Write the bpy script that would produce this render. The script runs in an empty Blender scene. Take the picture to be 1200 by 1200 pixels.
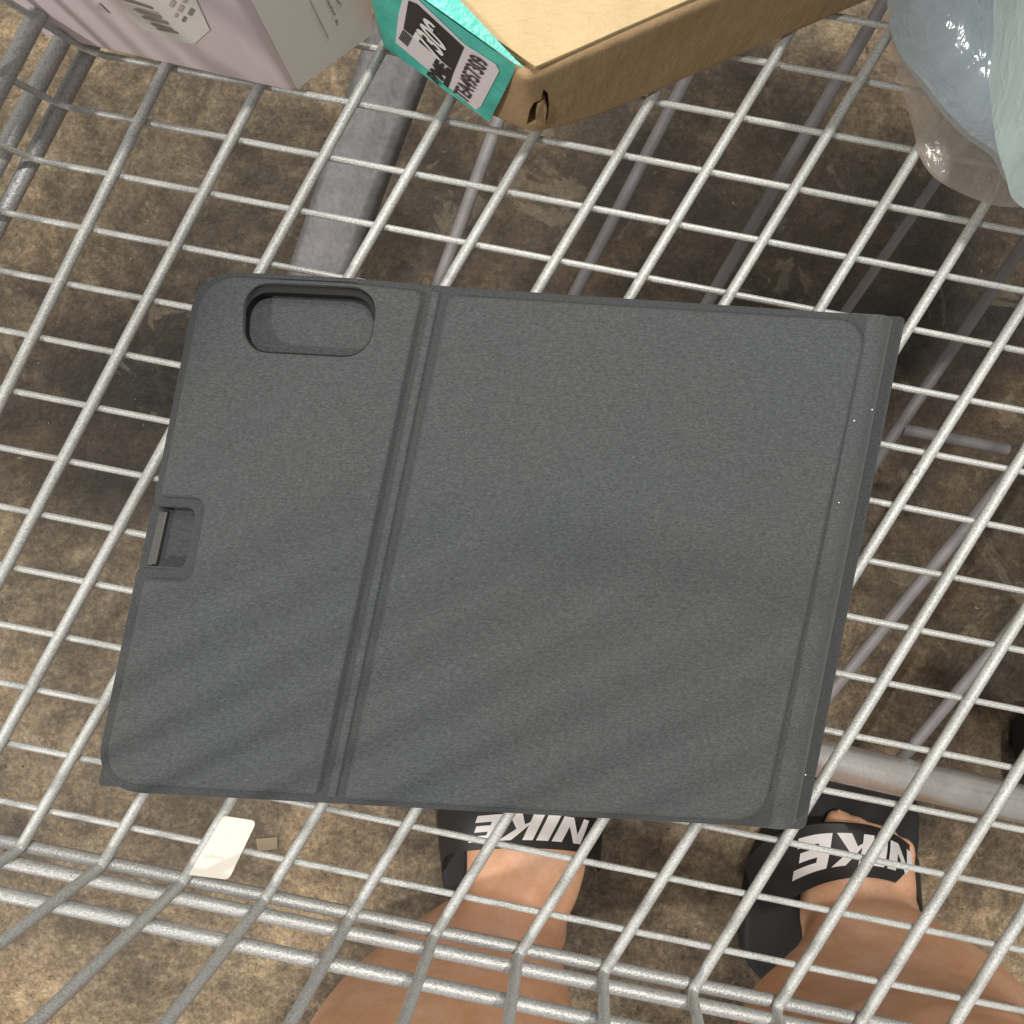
import bpy, bmesh, math, random
from mathutils import Vector, Matrix, noise as mnoise
from mathutils.geometry import delaunay_2d_cdt

random.seed(7)
scene = bpy.context.scene
COL = scene.collection

# ------------------------------------------------------------------ camera
CAM_Z = 0.80
HALF = 0.646                       # tan of half the field of view
cam_data = bpy.data.cameras.new('camera')
cam_data.sensor_fit = 'HORIZONTAL'
cam_data.sensor_width = 36.0
cam_data.lens = 18.0 / HALF
cam_data.clip_start = 0.01
cam_data.clip_end = 60.0
cam = bpy.data.objects.new('camera', cam_data)
cam.location = (0, 0, CAM_Z)
cam.rotation_euler = (0, 0, 0)
COL.objects.link(cam)
scene.camera = cam

# ------------------------------------------------------------------ world and lamps
world = bpy.data.worlds.new('World')
scene.world = world
world.use_nodes = True
bg = world.node_tree.nodes['Background']
bg.inputs['Color'].default_value = (1.0, 0.97, 0.93, 1)
bg.inputs['Strength'].default_value = 0.40


def lamp(name, loc, target, size, power, color):
    d = bpy.data.lights.new(name, 'AREA')
    d.shape = 'DISK'
    d.size = size
    d.energy = power
    d.color = color
    o = bpy.data.objects.new(name, d)
    o.location = loc
    o.rotation_euler = (Vector(target) - Vector(loc)).to_track_quat('-Z', 'Y').to_euler()
    COL.objects.link(o)
    return o


lamp('ceiling_lamp', (0.43, 0.43, 3.1), (0, 0, 0.5), 0.11, 45, (1.0, 0.965, 0.91))
lamp('aisle_lamp', (-1.95, -0.95, 2.25), (0, 0, 0.5), 0.13, 42, (1.0, 0.955, 0.90))
lamp('leg_fill_lamp', (0.30, 1.35, 3.0), (0, -0.2, 0.3), 1.0, 36, (1.0, 0.965, 0.91))  # added fill, no such lamp seen; brightens the legs from the front

scene.view_settings.view_transform = 'Standard'
scene.view_settings.look = 'None'
scene.view_settings.exposure = 0.0
scene.view_settings.gamma = 1.0
scene.render.engine = 'CYCLES'
scene.cycles.max_bounces = 8
scene.cycles.transparent_max_bounces = 12


# ------------------------------------------------------------------ helpers
def at(px, py, z):
    s = (CAM_Z - z) * HALF / 600.0
    return Vector(((px - 600.0) * s, (600.0 - py) * s, z))


def on_plane(px, py, p0, n):
    o = Vector((0, 0, CAM_Z))
    d = at(px, py, 0.0) - o
    t = (p0 - o).dot(n) / d.dot(n)
    return o + d * t


def tag(o, label=None, cat=None, group=None, kind=None):
    if label:
        o['label'] = label
    if cat:
        o['category'] = cat
    if group:
        o['group'] = group
    if kind:
        o['kind'] = kind
    return o


def empty(name, loc, label, cat, group=None):
    o = bpy.data.objects.new(name, None)
    o.empty_display_size = 0.02
    o.location = loc
    COL.objects.link(o)
    return tag(o, label, cat, group)


def link(name, mesh, mat, parent=None):
    o = bpy.data.objects.new(name, mesh)
    if mat is not None:
        mesh.materials.clear()
        mesh.materials.append(mat)
    COL.objects.link(o)
    if parent is not None:
        o.parent = parent
        root = parent
        off = Vector((0, 0, 0))
        while root is not None:
            off += root.location
            root = root.parent
        for v in mesh.vertices:
            v.co -= off
    return o


def bm_obj(name, bm, mat, parent=None, smooth=True, angle=35):
    me = bpy.data.meshes.new(name)
    bm.normal_update()
    bm.to_mesh(me)
    bm.free()
    if smooth:
        me.polygons.foreach_set('use_smooth', [True] * len(me.polygons))
        try:
            me.set_sharp_from_angle(angle=math.radians(angle))
        except Exception:
            pass
    me.update()
    return link(name, me, mat, parent)


def tube(bm, pts, r, n=10, caps=True):
    pts = [Vector(p) for p in pts]
    rs = r if isinstance(r, (list, tuple)) else [r] * len(pts)
    t0 = (pts[1] - pts[0]).normalized()
    ref = Vector((0, 0, 1)) if abs(t0.z) < 0.9 else Vector((1, 0, 0))
    a = t0.cross(ref).normalized()
    rings = []
    for i, p in enumerate(pts):
        if i == 0:
            t = t0
        elif i == len(pts) - 1:
            t = (pts[i] - pts[i - 1]).normalized()
        else:
            t = ((pts[i] - pts[i - 1]).normalized() + (pts[i + 1] - pts[i]).normalized()).normalized()
        a = (a - t * a.dot(t)).normalized()
        b = t.cross(a)
        rings.append([bm.verts.new(p + (a * math.cos(2 * math.pi * k / n) + b * math.sin(2 * math.pi * k / n)) * rs[i]) for k in range(n)])
    for i in range(len(rings) - 1):
        for k in range(n):
            bm.faces.new((rings[i][k], rings[i][(k + 1) % n], rings[i + 1][(k + 1) % n], rings[i + 1][k]))
    if caps:
        bm.faces.new(rings[0][::-1])
        bm.faces.new(rings[-1])


def fillet(p0, p1, p2, r, n=6):
    p0, p1, p2 = Vector(p0), Vector(p1), Vector(p2)
    a = p1 + (p0 - p1).normalized() * r
    b = p1 + (p2 - p1).normalized() * r
    out = []
    for i in range(n + 1):
        t = i / n
        out.append(a * (1 - t) ** 2 + p1 * 2 * t * (1 - t) + b * t * t)
    return out


def round_poly(pts, radii, n=8):
    out = []
    N = len(pts)
    for i in range(N):
        p = Vector(pts[i])
        a = Vector(pts[i - 1])
        b = Vector(pts[(i + 1) % N])
        r = radii[i]
        if r <= 0:
            out.append(p)
            continue
        u = p + (a - p).normalized() * r
        w = p + (b - p).normalized() * r
        for k in range(n + 1):
            t = k / n
            # rational-like arc
            c = (u * (1 - t) ** 2 + p * 2 * t * (1 - t) * 0.8 + w * t * t) / ((1 - t) ** 2 + 2 * t * (1 - t) * 0.8 + t * t)
            out.append(c)
    return out


def resample(pts, step):
    out = []
    N = len(pts)
    for i in range(N):
        p, q_ = Vector(pts[i]), Vector(pts[(i + 1) % N])
        d = (q_ - p).length
        if d < 2e-5:
            continue
        n = max(1, int(d / step))
        for k in range(n):
            out.append(p.lerp(q_, k / n))
    return out


def inset_ring(pts, d):
    """outline moved inward by d (outline given counter-clockwise; holes clockwise)"""
    N = len(pts)
    out = []
    for i in range(N):
        a, p, b = pts[i - 1], pts[i], pts[(i + 1) % N]
        t1, t2 = (p - a).normalized(), (b - p).normalized()
        n1, n2 = Vector((-t1.y, t1.x)), Vector((-t2.y, t2.x))
        m = (n1 + n2)
        if m.length < 1e-6:
            m = n1
        m.normalize()
        out.append(p + m * d / max(0.5, m.dot(n1)))
    return out


def area2(pts):
    return sum(pts[i - 1].x * pts[i].y - pts[i].x * pts[i - 1].y for i in range(len(pts)))


def inside(p, poly):
    r = False
    for i in range(len(poly)):
        a, b = poly[i - 1], poly[i]
        if (a.y > p.y) != (b.y > p.y) and p.x < (b.x - a.x) * (p.y - a.y) / (b.y - a.y) + a.x:
            r = not r
    return r


def plate(name, outlines, z0, z1, bevel, mat, parent, res=5, step=0.004, hole_bevel=None):
    """solid between z0 and z1 with the top edge rounded; first outline outside, others holes"""
    bm = bmesh.new()
    tops, bots = [], []
    for li, pts in enumerate(outlines):
        pts = resample([Vector((p[0], p[1])) for p in pts], step)
        if (area2(pts) < 0) == (li == 0):
            pts = pts[::-1]
        prev = [bm.verts.new((p.x, p.y, z0)) for p in pts]
        bots.append(prev)
        N = len(pts)
        bv = bevel if li == 0 or hole_bevel is None else hole_bevel
        for k in range(res + 1):
            a = math.pi / 2 * k / res
            ring = inset_ring(pts, bv * (1 - math.cos(a)))
            zz = max(z0 + 1e-5, z1 - bv + bv * math.sin(a))
            cur = [bm.verts.new((p.x, p.y, zz)) for p in ring]
            for i in range(N):
                bm.faces.new((prev[i], prev[(i + 1) % N], cur[(i + 1) % N], cur[i]))
            prev = cur
        tops.append(prev)
    for loops in (tops, bots):
        flat = [v for lp in loops for v in lp]
        edges = []
        k = 0
        for lp in loops:
            edges += [(k + i, k + (i + 1) % len(lp)) for i in range(len(lp))]
            k += len(lp)
        res_ = delaunay_2d_cdt([v.co.xy * 100 for v in flat], edges, [], 1, 1e-7)
        zc = flat[0].co.z
        vmap = [flat[o_[0]] if o_ else bm.verts.new((res_[0][i].x / 100, res_[0][i].y / 100, zc)) for i, o_ in enumerate(res_[3])]
        loops2 = [[v.co.xy for v in lp] for lp in loops]
        for f in res_[2]:
            c2 = (vmap[f[0]].co.xy + vmap[f[1]].co.xy + vmap[f[2]].co.xy) / 3
            if not inside(c2, loops2[0]) or any(inside(c2, h) for h in loops2[1:]):
                continue
            try:
                bm.faces.new([vmap[i] for i in f])
            except ValueError:
                pass
    bmesh.ops.recalc_face_normals(bm, faces=bm.faces)
    return bm_obj(name, bm, mat, parent, angle=40)


def evaluated(name, src_mesh, mods):
    """mesh after modifiers; mods is a list of functions that add a modifier to the object"""
    o = bpy.data.objects.new(name + '_tmp', src_mesh)
    COL.objects.link(o)
    for f in mods:
        f(o)
    dg = bpy.context.evaluated_depsgraph_get()
    me = bpy.data.meshes.new_from_object(o.evaluated_get(dg))
    bpy.data.objects.remove(o)
    return me


def text_mesh(txt, quad, mat, name, parent, lift=Vector((0, 0, 0)), weight=0.0, mapper=None):
    cu = bpy.data.curves.new('lettering_tmp', 'FONT')
    cu.body = txt
    cu.size = 1.0
    cu.offset = weight
    o = bpy.data.objects.new('lettering_tmp', cu)
    COL.objects.link(o)
    dg = bpy.context.evaluated_depsgraph_get()
    me = bpy.data.meshes.new_from_object(o.evaluated_get(dg))
    bpy.data.objects.remove(o)
    bpy.data.curves.remove(cu)
    xs = [v.co.x for v in me.vertices]
    ys = [v.co.y for v in me.vertices]
    x0, x1, y0, y1 = min(xs), max(xs), min(ys), max(ys)
    bl, br, tr, tl = quad
    for v in me.vertices:
        u = (v.co.x - x0) / (x1 - x0)
        w = (v.co.y - y0) / (y1 - y0)
        v.co = (bl * (1 - u) + br * u) * (1 - w) + (tl * (1 - u) + tr * u) * w + lift
    return link(name, me, mat, parent)


def quad_obj(name, corners, mat, parent, lift, thick=0.0002):
    """thin solid sheet: corners listed round the outline, lifted along lift"""
    bm = bmesh.new()
    n = lift.normalized()
    top = [bm.verts.new(c + lift) for c in corners]
    bot = [bm.verts.new(c + lift - n * thick) for c in corners]
    bm.faces.new(top)
    bm.faces.new(bot[::-1])
    N = len(corners)
    for i in range(N):
        bm.faces.new((top[i], bot[i], bot[(i + 1) % N], top[(i + 1) % N]))
    bmesh.ops.recalc_face_normals(bm, faces=bm.faces)
    return bm_obj(name, bm, mat, parent, smooth=False)


# ------------------------------------------------------------------ materials
class NT:
    def __init__(self, name):
        self.m = bpy.data.materials.new(name)
        self.m.use_nodes = True
        self.t = self.m.node_tree
        self.b = self.t.nodes['Principled BSDF']
        self.co = self.t.nodes.new('ShaderNodeTexCoord').outputs['Object']

    def n(self, typ, **kw):
        nd = self.t.nodes.new(typ)
        for k, v in kw.items():
            if k in nd.inputs:
                nd.inputs[k].default_value = v
            else:
                setattr(nd, k, v)
        return nd

    def l(self, a, b):
        self.t.links.new(a, b)

    def noise(self, scale, detail=4, rough=0.55, map_scale=None, rot=0.0, off=(0, 0, 0), dist=0.0):
        mp = self.n('ShaderNodeMapping')
        if map_scale:
            mp.inputs['Scale'].default_value = map_scale
        mp.inputs['Rotation'].default_value = (0, 0, rot)
        mp.inputs['Location'].default_value = off
        self.l(self.co, mp.inputs['Vector'])
        nz = self.n('ShaderNodeTexNoise', Scale=scale, Detail=detail, Roughness=rough, Distortion=dist)
        self.l(mp.outputs[0], nz.inputs['Vector'])
        return nz.outputs['Fac']

    def scale01(self, v, lo, hi):
        m = self.n('ShaderNodeMapRange')
        m.inputs['From Min'].default_value = lo
        m.inputs['From Max'].default_value = hi
        self.l(v, m.inputs['Value'])
        return m.outputs['Result']

    def ramp(self, fac, stops, interp='LINEAR'):
        r = self.n('ShaderNodeValToRGB')
        r.color_ramp.interpolation = interp
        el = r.color_ramp.elements
        while len(el) < len(stops):
            el.new(0.5)
        for e, (p, c) in zip(el, stops):
            e.position = p
            e.color = (c[0], c[1], c[2], 1) if not isinstance(c, (int, float)) else (c, c, c, 1)
        self.l(fac, r.inputs['Fac'])
        return r.outputs['Color']

    def mix(self, fac, a, b, blend='MIX'):
        mx = self.n('ShaderNodeMix', data_type='RGBA', blend_type=blend)
        for sock, v in ((mx.inputs[0], fac), (mx.inputs[6], a), (mx.inputs[7], b)):
            if isinstance(v, (int, float)):
                sock.default_value = v
            elif isinstance(v, tuple):
                sock.default_value = (v[0], v[1], v[2], 1)
            else:
                self.l(v, sock)
        return mx.outputs[2]

    def bump(self, h, strength, dist=0.001, prev=None):
        b = self.n('ShaderNodeBump', Strength=strength, Distance=dist)
        self.l(h, b.inputs['Height'])
        if prev is not None:
            self.l(prev, b.inputs['Normal'])
        return b.outputs['Normal']

    def set(self, **kw):
        for k, v in kw.items():
            s = self.b.inputs[k.replace('_', ' ')]
            if isinstance(v, tuple):
                s.default_value = (v[0], v[1], v[2], 1) if len(v) == 3 else v
            elif isinstance(v, (int, float)):
                s.default_value = v
            else:
                self.l(v, s)
        return self


def mat_wire(name, base, rough, metal, grain=0.18, scale=1700):
    w = NT(name)
    f = w.noise(scale, 2, 0.6)
    big = w.noise(60, 3, 0.6)
    c = w.ramp(f, [(0.30, tuple(x * (1 - grain * 1.6) for x in base)), (0.5, base), (0.72, tuple(min(1, x * (1 + grain)) for x in base))])
    c = w.mix(w.ramp(big, [(0.4, 0.0), (0.75, 0.35)]), c, tuple(x * 0.72 for x in base))
    nb = w.bump(f, 0.45, 0.0006)
    w.set(Base_Color=c, Roughness=rough, Metallic=metal, Normal=nb)
    return w.m


M_WIRE = mat_wire('zinc_wire', (0.49, 0.50, 0.48), 0.48, 0.25, 0.20, 1300)
M_RAIL = mat_wire('zinc_rail', (0.42, 0.42, 0.41), 0.42, 0.35, 0.24, 1300)
M_BAR = mat_wire('dull_grey_bar', (0.24, 0.225, 0.23), 0.5, 0.15, 0.08, 900)
M_BEAM = mat_wire('dull_grey_beam', (0.135, 0.13, 0.132), 0.5, 0.2, 0.14, 260)
M_TUBE = mat_wire('frame_chrome', (0.60, 0.58, 0.55), 0.24, 0.65, 0.05, 300)


def mat_plain(name, base, rough=0.6, grain=0.05, scale=800, metal=0.0, bump=0.1):
    w = NT(name)
    f = w.noise(scale, 3, 0.6)
    c = w.ramp(f, [(0.3, tuple(x * (1 - grain) for x in base)), (0.7, tuple(min(1, x * (1 + grain)) for x in base))])
    w.set(Base_Color=c, Roughness=rough, Metallic=metal, Normal=w.bump(f, bump, 0.0004))
    return w.m


def mat_fabric(name, k=1.0):
    w = NT(name)
    rot = math.radians(7)
    row = w.noise(1.0, 3, 0.65, (700, 2300, 600), rot)
    col = w.noise(1.0, 2, 0.6, (1700, 900, 600), rot, (3, 1, 0))
    speck = w.noise(2300, 2, 0.6)
    big = w.noise(14, 3, 0.6)
    a = w.ramp(row, [(0.28, (0.039 * k, 0.0425 * k, 0.0445 * k)), (0.5, (0.062 * k, 0.067 * k, 0.069 * k)), (0.72, (0.092 * k, 0.097 * k, 0.099 * k))])
    b = w.ramp(col, [(0.3, 0.86), (0.7, 1.12)])
    c = w.mix(1.0, a, b, 'MULTIPLY')
    s = w.ramp(speck, [(0.3, 0.92), (0.7, 1.08)])
    c = w.mix(1.0, c, s, 'MULTIPLY')
    th = w.noise(1.0, 2, 0.6, (420, 2100, 500), rot, (8, 5, 0))
    c = w.mix(1.0, c, w.ramp(th, [(0.30, (0.90, 1.00, 1.04)), (0.5, (1, 1, 1)), (0.70, (1.07, 0.99, 1.02))]), 'MULTIPLY')
    fl = w.noise(1.0, 2, 0.7, (800, 2400, 500), rot, (1, 9, 0))
    c = w.mix(w.ramp(fl, [(0.25, 0.75), (0.36, 0.0)]), c, (0.028, 0.030, 0.034))
    g = w.ramp(big, [(0.35, (0.965, 1.0, 1.0)), (0.65, (1.035, 1.0, 0.975))])
    c = w.mix(1.0, c, g, 'MULTIPLY')
    lum = w.mix(0.5, row, col)
    nb = w.bump(lum, 0.4, 0.0004)
    und = w.noise(16, 2, 0.5, off=(5, 2, 1))
    nb = w.bump(und, 0.25, 0.004, nb)
    w.set(Base_Color=c, Roughness=0.8, Normal=nb)
    w.b.inputs['Sheen Weight'].default_value = 0.12
    w.b.inputs['Sheen Roughness'].default_value = 0.5
    w.b.inputs['Specular IOR Level'].default_value = 0.3
    return w.m


M_FABRIC = mat_fabric('charcoal_woven_fabric')
M_FABRIC_SHADED = mat_fabric('charcoal_woven_fabric_shaded', 0.72)  # darker copy of the fabric, shade of grooves and edges put into its colour
M_LINT = mat_plain('white_lint', (0.75, 0.75, 0.73), 0.9)
M_STRIP = mat_plain('grey_metal_strip', (0.11, 0.11, 0.10), 0.35, 0.1, 500, 0.6)
M_RIM = mat_plain('matt_black_plastic', (0.0035, 0.0035, 0.004), 0.75, 0.1, 500)
M_BLACK = mat_plain('black_rubber', (0.018, 0.018, 0.019), 0.7, 0.2, 500)
M_STRAP = mat_plain('black_strap', (0.016, 0.015, 0.014), 0.55, 0.25, 900)
M_WHITE = mat_plain('white_print', (0.82, 0.80, 0.79), 0.5, 0.02)
M_PINK = mat_plain('pale_pink_card', (0.84, 0.73, 0.77), 0.5, 0.02, 300)
M_CREAM = mat_plain('cream_label', (0.86, 0.82, 0.78), 0.55, 0.02)
M_GREYPRINT = mat_plain('grey_print', (0.33, 0.28, 0.27), 0.6, 0.05)
M_OLIVEPRINT = mat_plain('olive_print', (0.27, 0.24, 0.20), 0.6, 0.05)
M_FADE = mat_plain('faint_print', (0.56, 0.48, 0.47), 0.6, 0.04)
M_INK = mat_plain('black_ink', (0.028, 0.022, 0.022), 0.45, 0.1)
M_MAROON = mat_plain('dark_ink', (0.06, 0.03, 0.045), 0.5, 0.1)
M_LABEL = mat_plain('white_label', (0.74, 0.68, 0.70), 0.4, 0.02)
M_STICKER = mat_plain('sticker_paper', (0.72, 0.67, 0.58), 0.5, 0.02, 200)
M_STICKERINK = mat_plain('pale_grey_print', (0.55, 0.53, 0.49), 0.6, 0.04)


def mat_card(name, base):
    w = NT(name)
    big = w.noise(22, 4, 0.6)
    fib = w.noise(1.0, 4, 0.65, (260, 900, 500), 0.4)
    fine = w.noise(1500, 2, 0.6)
    c = w.ramp(big, [(0.3, tuple(x * 0.86 for x in base)), (0.7, tuple(x * 1.08 for x in base))])
    c = w.mix(0.5, c, w.mix(1.0, c, w.ramp(fib, [(0.3, 0.85), (0.7, 1.1)]), 'MULTIPLY'))
    c = w.mix(1.0, c, w.ramp(fine, [(0.3, 0.93), (0.7, 1.05)]), 'MULTIPLY')
    nb = w.bump(big, 0.5, 0.004)
    nb = w.bump(fib, 0.35, 0.0006, nb)
    wr = w.noise(1.0, 4, 0.6, (120, 14, 30), -0.9, (4, 2, 0))
    nb = w.bump(wr, 0.30, 0.003, nb)
    w.set(Base_Color=c, Roughness=0.75, Normal=nb)
    return w.m


M_CARD = mat_card('kraft_cardboard', (0.42, 0.285, 0.15))
M_CARD_LID = mat_card('kraft_cardboard_lid', (0.58, 0.435, 0.235))


def mat_tape():
    w = NT('teal_tape')
    big = w.noise(70, 4, 0.6)
    c = w.ramp(big, [(0.3, (0.05, 0.40, 0.33)), (0.6, (0.09, 0.56, 0.46)), (0.8, (0.16, 0.68, 0.57))])
    w.set(Base_Color=c, Roughness=0.3, Normal=w.bump(big, 0.5, 0.003))
    return w.m


M_TAPE = mat_tape()


def mat_skin():
    w = NT('skin')
    a = w.noise(25, 4, 0.6)
    f = w.noise(900, 3, 0.6)
    c = w.ramp(a, [(0.3, (0.70, 0.375, 0.215)), (0.5, (0.76, 0.445, 0.275)), (0.72, (0.83, 0.53, 0.37))])
    m2 = w.noise(140, 4, 0.65)
    c = w.mix(1.0, c, w.ramp(m2, [(0.3, (0.93, 0.88, 0.86)), (0.7, (1.04, 1.03, 1.02))]), 'MULTIPLY')
    c = w.mix(1.0, c, w.ramp(f, [(0.3, 0.93), (0.7, 1.05)]), 'MULTIPLY')
    w.set(Base_Color=c, Roughness=0.52, Normal=w.bump(f, 0.12, 0.0006))
    w.b.inputs['Subsurface Weight'].default_value = 0.12
    w.b.inputs['Subsurface Radius'].default_value = (0.01, 0.004, 0.002)
    w.b.inputs['Subsurface Scale'].default_value = 0.4
    return w.m


M_SKIN = mat_skin()
M_SHORTS = mat_plain('black_cotton', (0.03, 0.03, 0.034), 0.9, 0.2, 700)
M_TOE = mat_plain('toenail', (0.62, 0.42, 0.34), 0.35, 0.03)


FX, FY = 1.3, 4.1


def mat_floor():
    w = NT('stained_shaded_concrete')
    a = w.noise(3.6, 5, 0.62, off=(FX, FY, 0), dist=0.8)
    b = w.noise(14, 6, 0.66, off=(7.2, 0.4, 0), dist=1.0)
    d = w.noise(55, 6, 0.72, off=(2.2, 9.4, 0), dist=0.4)
    f = w.noise(230, 4, 0.72)
    g = w.noise(110, 5, 0.7, off=(3, 3, 0))
    c1 = w.ramp(b, [(0.32, (0.060, 0.043, 0.027)), (0.46, (0.135, 0.098, 0.062)), (0.58, (0.31, 0.235, 0.150)), (0.72, (0.46, 0.36, 0.24))])
    c2 = w.ramp(d, [(0.22, (0.060, 0.043, 0.029)), (0.5, (0.235, 0.178, 0.118)), (0.72, (0.44, 0.345, 0.235))])
    c = w.mix(0.5, c1, c2)
    c = w.mix(1.0, c, w.ramp(a, [(0.36, (0.52, 0.50, 0.49)), (0.5, (1.0, 0.97, 0.93)), (0.64, (1.55, 1.42, 1.28))]), 'MULTIPLY')
    c = w.mix(1.0, c, w.ramp(f, [(0.26, 0.50), (0.5, 1.0), (0.74, 1.55)]), 'MULTIPLY')
    c = w.mix(1.0, c, w.ramp(g, [(0.30, (0.70, 0.66, 0.66)), (0.5, (1.0, 1.0, 1.0)), (0.72, (1.3, 1.26, 1.18))]), 'MULTIPLY')
    # dark ragged patches: shade below the cart's load painted into the floor colour
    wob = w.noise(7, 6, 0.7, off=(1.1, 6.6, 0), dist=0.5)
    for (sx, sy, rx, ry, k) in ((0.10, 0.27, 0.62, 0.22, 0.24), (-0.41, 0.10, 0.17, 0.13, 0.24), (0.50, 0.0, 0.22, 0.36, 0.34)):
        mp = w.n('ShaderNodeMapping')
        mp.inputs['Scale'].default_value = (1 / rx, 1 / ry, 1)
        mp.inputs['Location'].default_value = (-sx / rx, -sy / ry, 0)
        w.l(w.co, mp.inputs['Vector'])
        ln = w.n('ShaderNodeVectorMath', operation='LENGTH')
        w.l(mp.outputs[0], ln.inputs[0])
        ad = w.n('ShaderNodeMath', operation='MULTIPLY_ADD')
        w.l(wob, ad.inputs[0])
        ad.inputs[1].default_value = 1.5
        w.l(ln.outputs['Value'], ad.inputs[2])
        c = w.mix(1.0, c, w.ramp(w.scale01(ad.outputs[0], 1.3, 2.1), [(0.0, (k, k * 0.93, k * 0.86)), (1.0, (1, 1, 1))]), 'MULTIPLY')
    sc1 = w.noise(9, 10, 0.68, off=(3.3, 7.7, 0), dist=1.6)
    c = w.mix(w.ramp(sc1, [(0.58, 0.0), (0.61, 0.20), (0.70, 0.16)]), c, (0.36, 0.29, 0.19))
    sc2 = w.noise(13, 10, 0.66, off=(8.1, 2.2, 0), dist=1.4)
    c = w.mix(w.ramp(sc2, [(0.57, 0.0), (0.60, 0.28), (0.70, 0.24)]), c, (0.075, 0.056, 0.042))
    cr = w.noise(5, 8, 0.6, off=(0.4, 5.5, 0), dist=1.0)
    c = w.mix(w.ramp(cr, [(0.494, 0.0), (0.4985, 0.4), (0.5015, 0.4), (0.506, 0.0)]), c, (0.05, 0.036, 0.026))
    gr = w.noise(420, 3, 0.75, off=(5, 2, 0))
    c = w.mix(1.0, c, w.ramp(gr, [(0.34, 0.62), (0.46, 1.0), (0.60, 1.0), (0.70, 1.55)]), 'MULTIPLY')
    # worn flakes of pale paint and grit
    v = w.noise(15, 9, 0.62, off=(2.9, 5.3, 0), dist=1.2)
    c = w.mix(w.ramp(v, [(0.70, 0.0), (0.712, 0.6)]), c, (0.50, 0.40, 0.24))
    v2 = w.noise(150, 4, 0.6, off=(0.7, 2.8, 0), dist=0.6)
    c = w.mix(w.ramp(v2, [(0.70, 0.0), (0.73, 0.6)]), c, (0.38, 0.32, 0.24))
    v3 = w.noise(95, 4, 0.6, off=(6.7, 1.8, 0), dist=0.4)
    c = w.mix(w.ramp(v3, [(0.66, 0.0), (0.69, 0.7)]), c, (0.025, 0.018, 0.014))
    c = w.mix(1.0, c, (0.92, 0.97, 1.0), 'MULTIPLY')
    nb = w.bump(f, 0.35, 0.002)
    nb = w.bump(d, 0.35, 0.008, nb)
    w.set(Base_Color=c, Roughness=w.ramp(b, [(0.3, 0.42), (0.7, 0.68)]), Normal=nb)
    w.b.inputs['Specular IOR Level'].default_value = 0.35
    return w.m


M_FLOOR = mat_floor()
M_SCRAP = mat_plain('tan_tape_scrap', (0.27, 0.21, 0.13), 0.5, 0.06, 150)


def mat_film(name, tint, alpha, rough=0.18, scale=(26, 9, 12), bump=0.45):
    """thin plastic: mostly clear, with a milky veil and gloss"""
    w = NT(name)
    t = w.t
    cr = w.noise(1.0, 5, 0.6, scale, 0.5, dist=1.0)
    fine = w.noise(160, 4, 0.6, dist=1.5)
    nb = w.bump(cr, bump, 0.01)
    nb = w.bump(fine, 0.10, 0.002, nb)
    rd = w.noise(38, 3, 0.5, (1.0, 0.55, 0.8), 0.4, dist=2.2)
    rr_ = w.ramp(rd, [(0.44, 0.0), (0.5, 1.0), (0.56, 0.0)])
    nb = w.bump(rr_, 0.14, 0.002, nb)
    c = w.ramp(cr, [(0.3, tuple(x * 0.8 for x in tint)), (0.7, tint)])
    w.set(Base_Color=c, Roughness=rough, Normal=nb)
    w.b.inputs['Specular IOR Level'].default_value = 0.7
    tr = w.n('ShaderNodeBsdfTransparent')
    tr.inputs['Color'].default_value = (0.97, 0.93, 0.89, 1)
    mx = w.n('ShaderNodeMixShader')
    al = w.ramp(cr, [(0.3, alpha * 0.75), (0.75, min(1, alpha * 1.25))])
    w.l(al, mx.inputs[0])
    w.l(tr.outputs[0], mx.inputs[1])
    w.l(w.b.outputs[0], mx.inputs[2])
    w.l(mx.outputs[0], t.nodes['Material Output'].inputs['Surface'])
    return w.m


M_FILM = mat_film('clear_plastic_film', (0.50, 0.46, 0.41), 0.34)
M_BAG_GREY = mat_film('grey_blue_plastic', (0.48, 0.58, 0.65), 0.90, 0.14)
M_BAG_CYAN = mat_film('pale_cyan_plastic', (0.66, 0.82, 0.82), 0.96, 0.12, (26, 8, 12), 0.5)

# ------------------------------------------------------------------ floor
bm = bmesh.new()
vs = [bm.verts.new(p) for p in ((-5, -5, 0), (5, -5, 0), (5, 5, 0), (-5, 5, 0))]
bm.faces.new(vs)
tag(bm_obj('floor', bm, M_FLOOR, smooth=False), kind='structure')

# ------------------------------------------------------------------ shopping cart
ZB = 0.50          # centre height of the long floor wires
RL = 0.0019        # long wire radius
RC = 0.00125       # cross wire radius
cart = empty('shopping_cart', (0.25, 0.0, 0.0),
             'silver wire shopping cart with open grid floor, seen from above, holding the charcoal tablet case', 'shopping cart')

LONG = [(233.2, -0.4944), (357.3, -0.5266), (480.3, -0.551), (595.6, -0.5752), (719.7, -0.5922), (833.0, -0.5987),
        (948.9, -0.6056), (1065.5, -0.6088), (1183.5, -0.615), (1303.9, -0.6217), (1425.4, -0.630), (1527.0, -0.6161),
        (1647.2, -0.6237), (1754.8, -0.6225), (1868.0, -0.625), (1977.0, -0.626), (2086.0, -0.628)]
LEFT_EDGE = (139.0, -0.522)
RIGHT_EDGE = (2180.0, -0.63)


def bend_y(x):
    return 990.6 + 0.2126 * x


def cross_line(k):
    m = 0.193 + 0.001 * k
    return 226 + 69.6 * k - 600 * m, m          # y = c + m x


def meet(line, c, m):
    a, b = line                                  # x = a + b y
    y = (c + m * a) / (1 - m * b)
    return a + b * y, y


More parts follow.
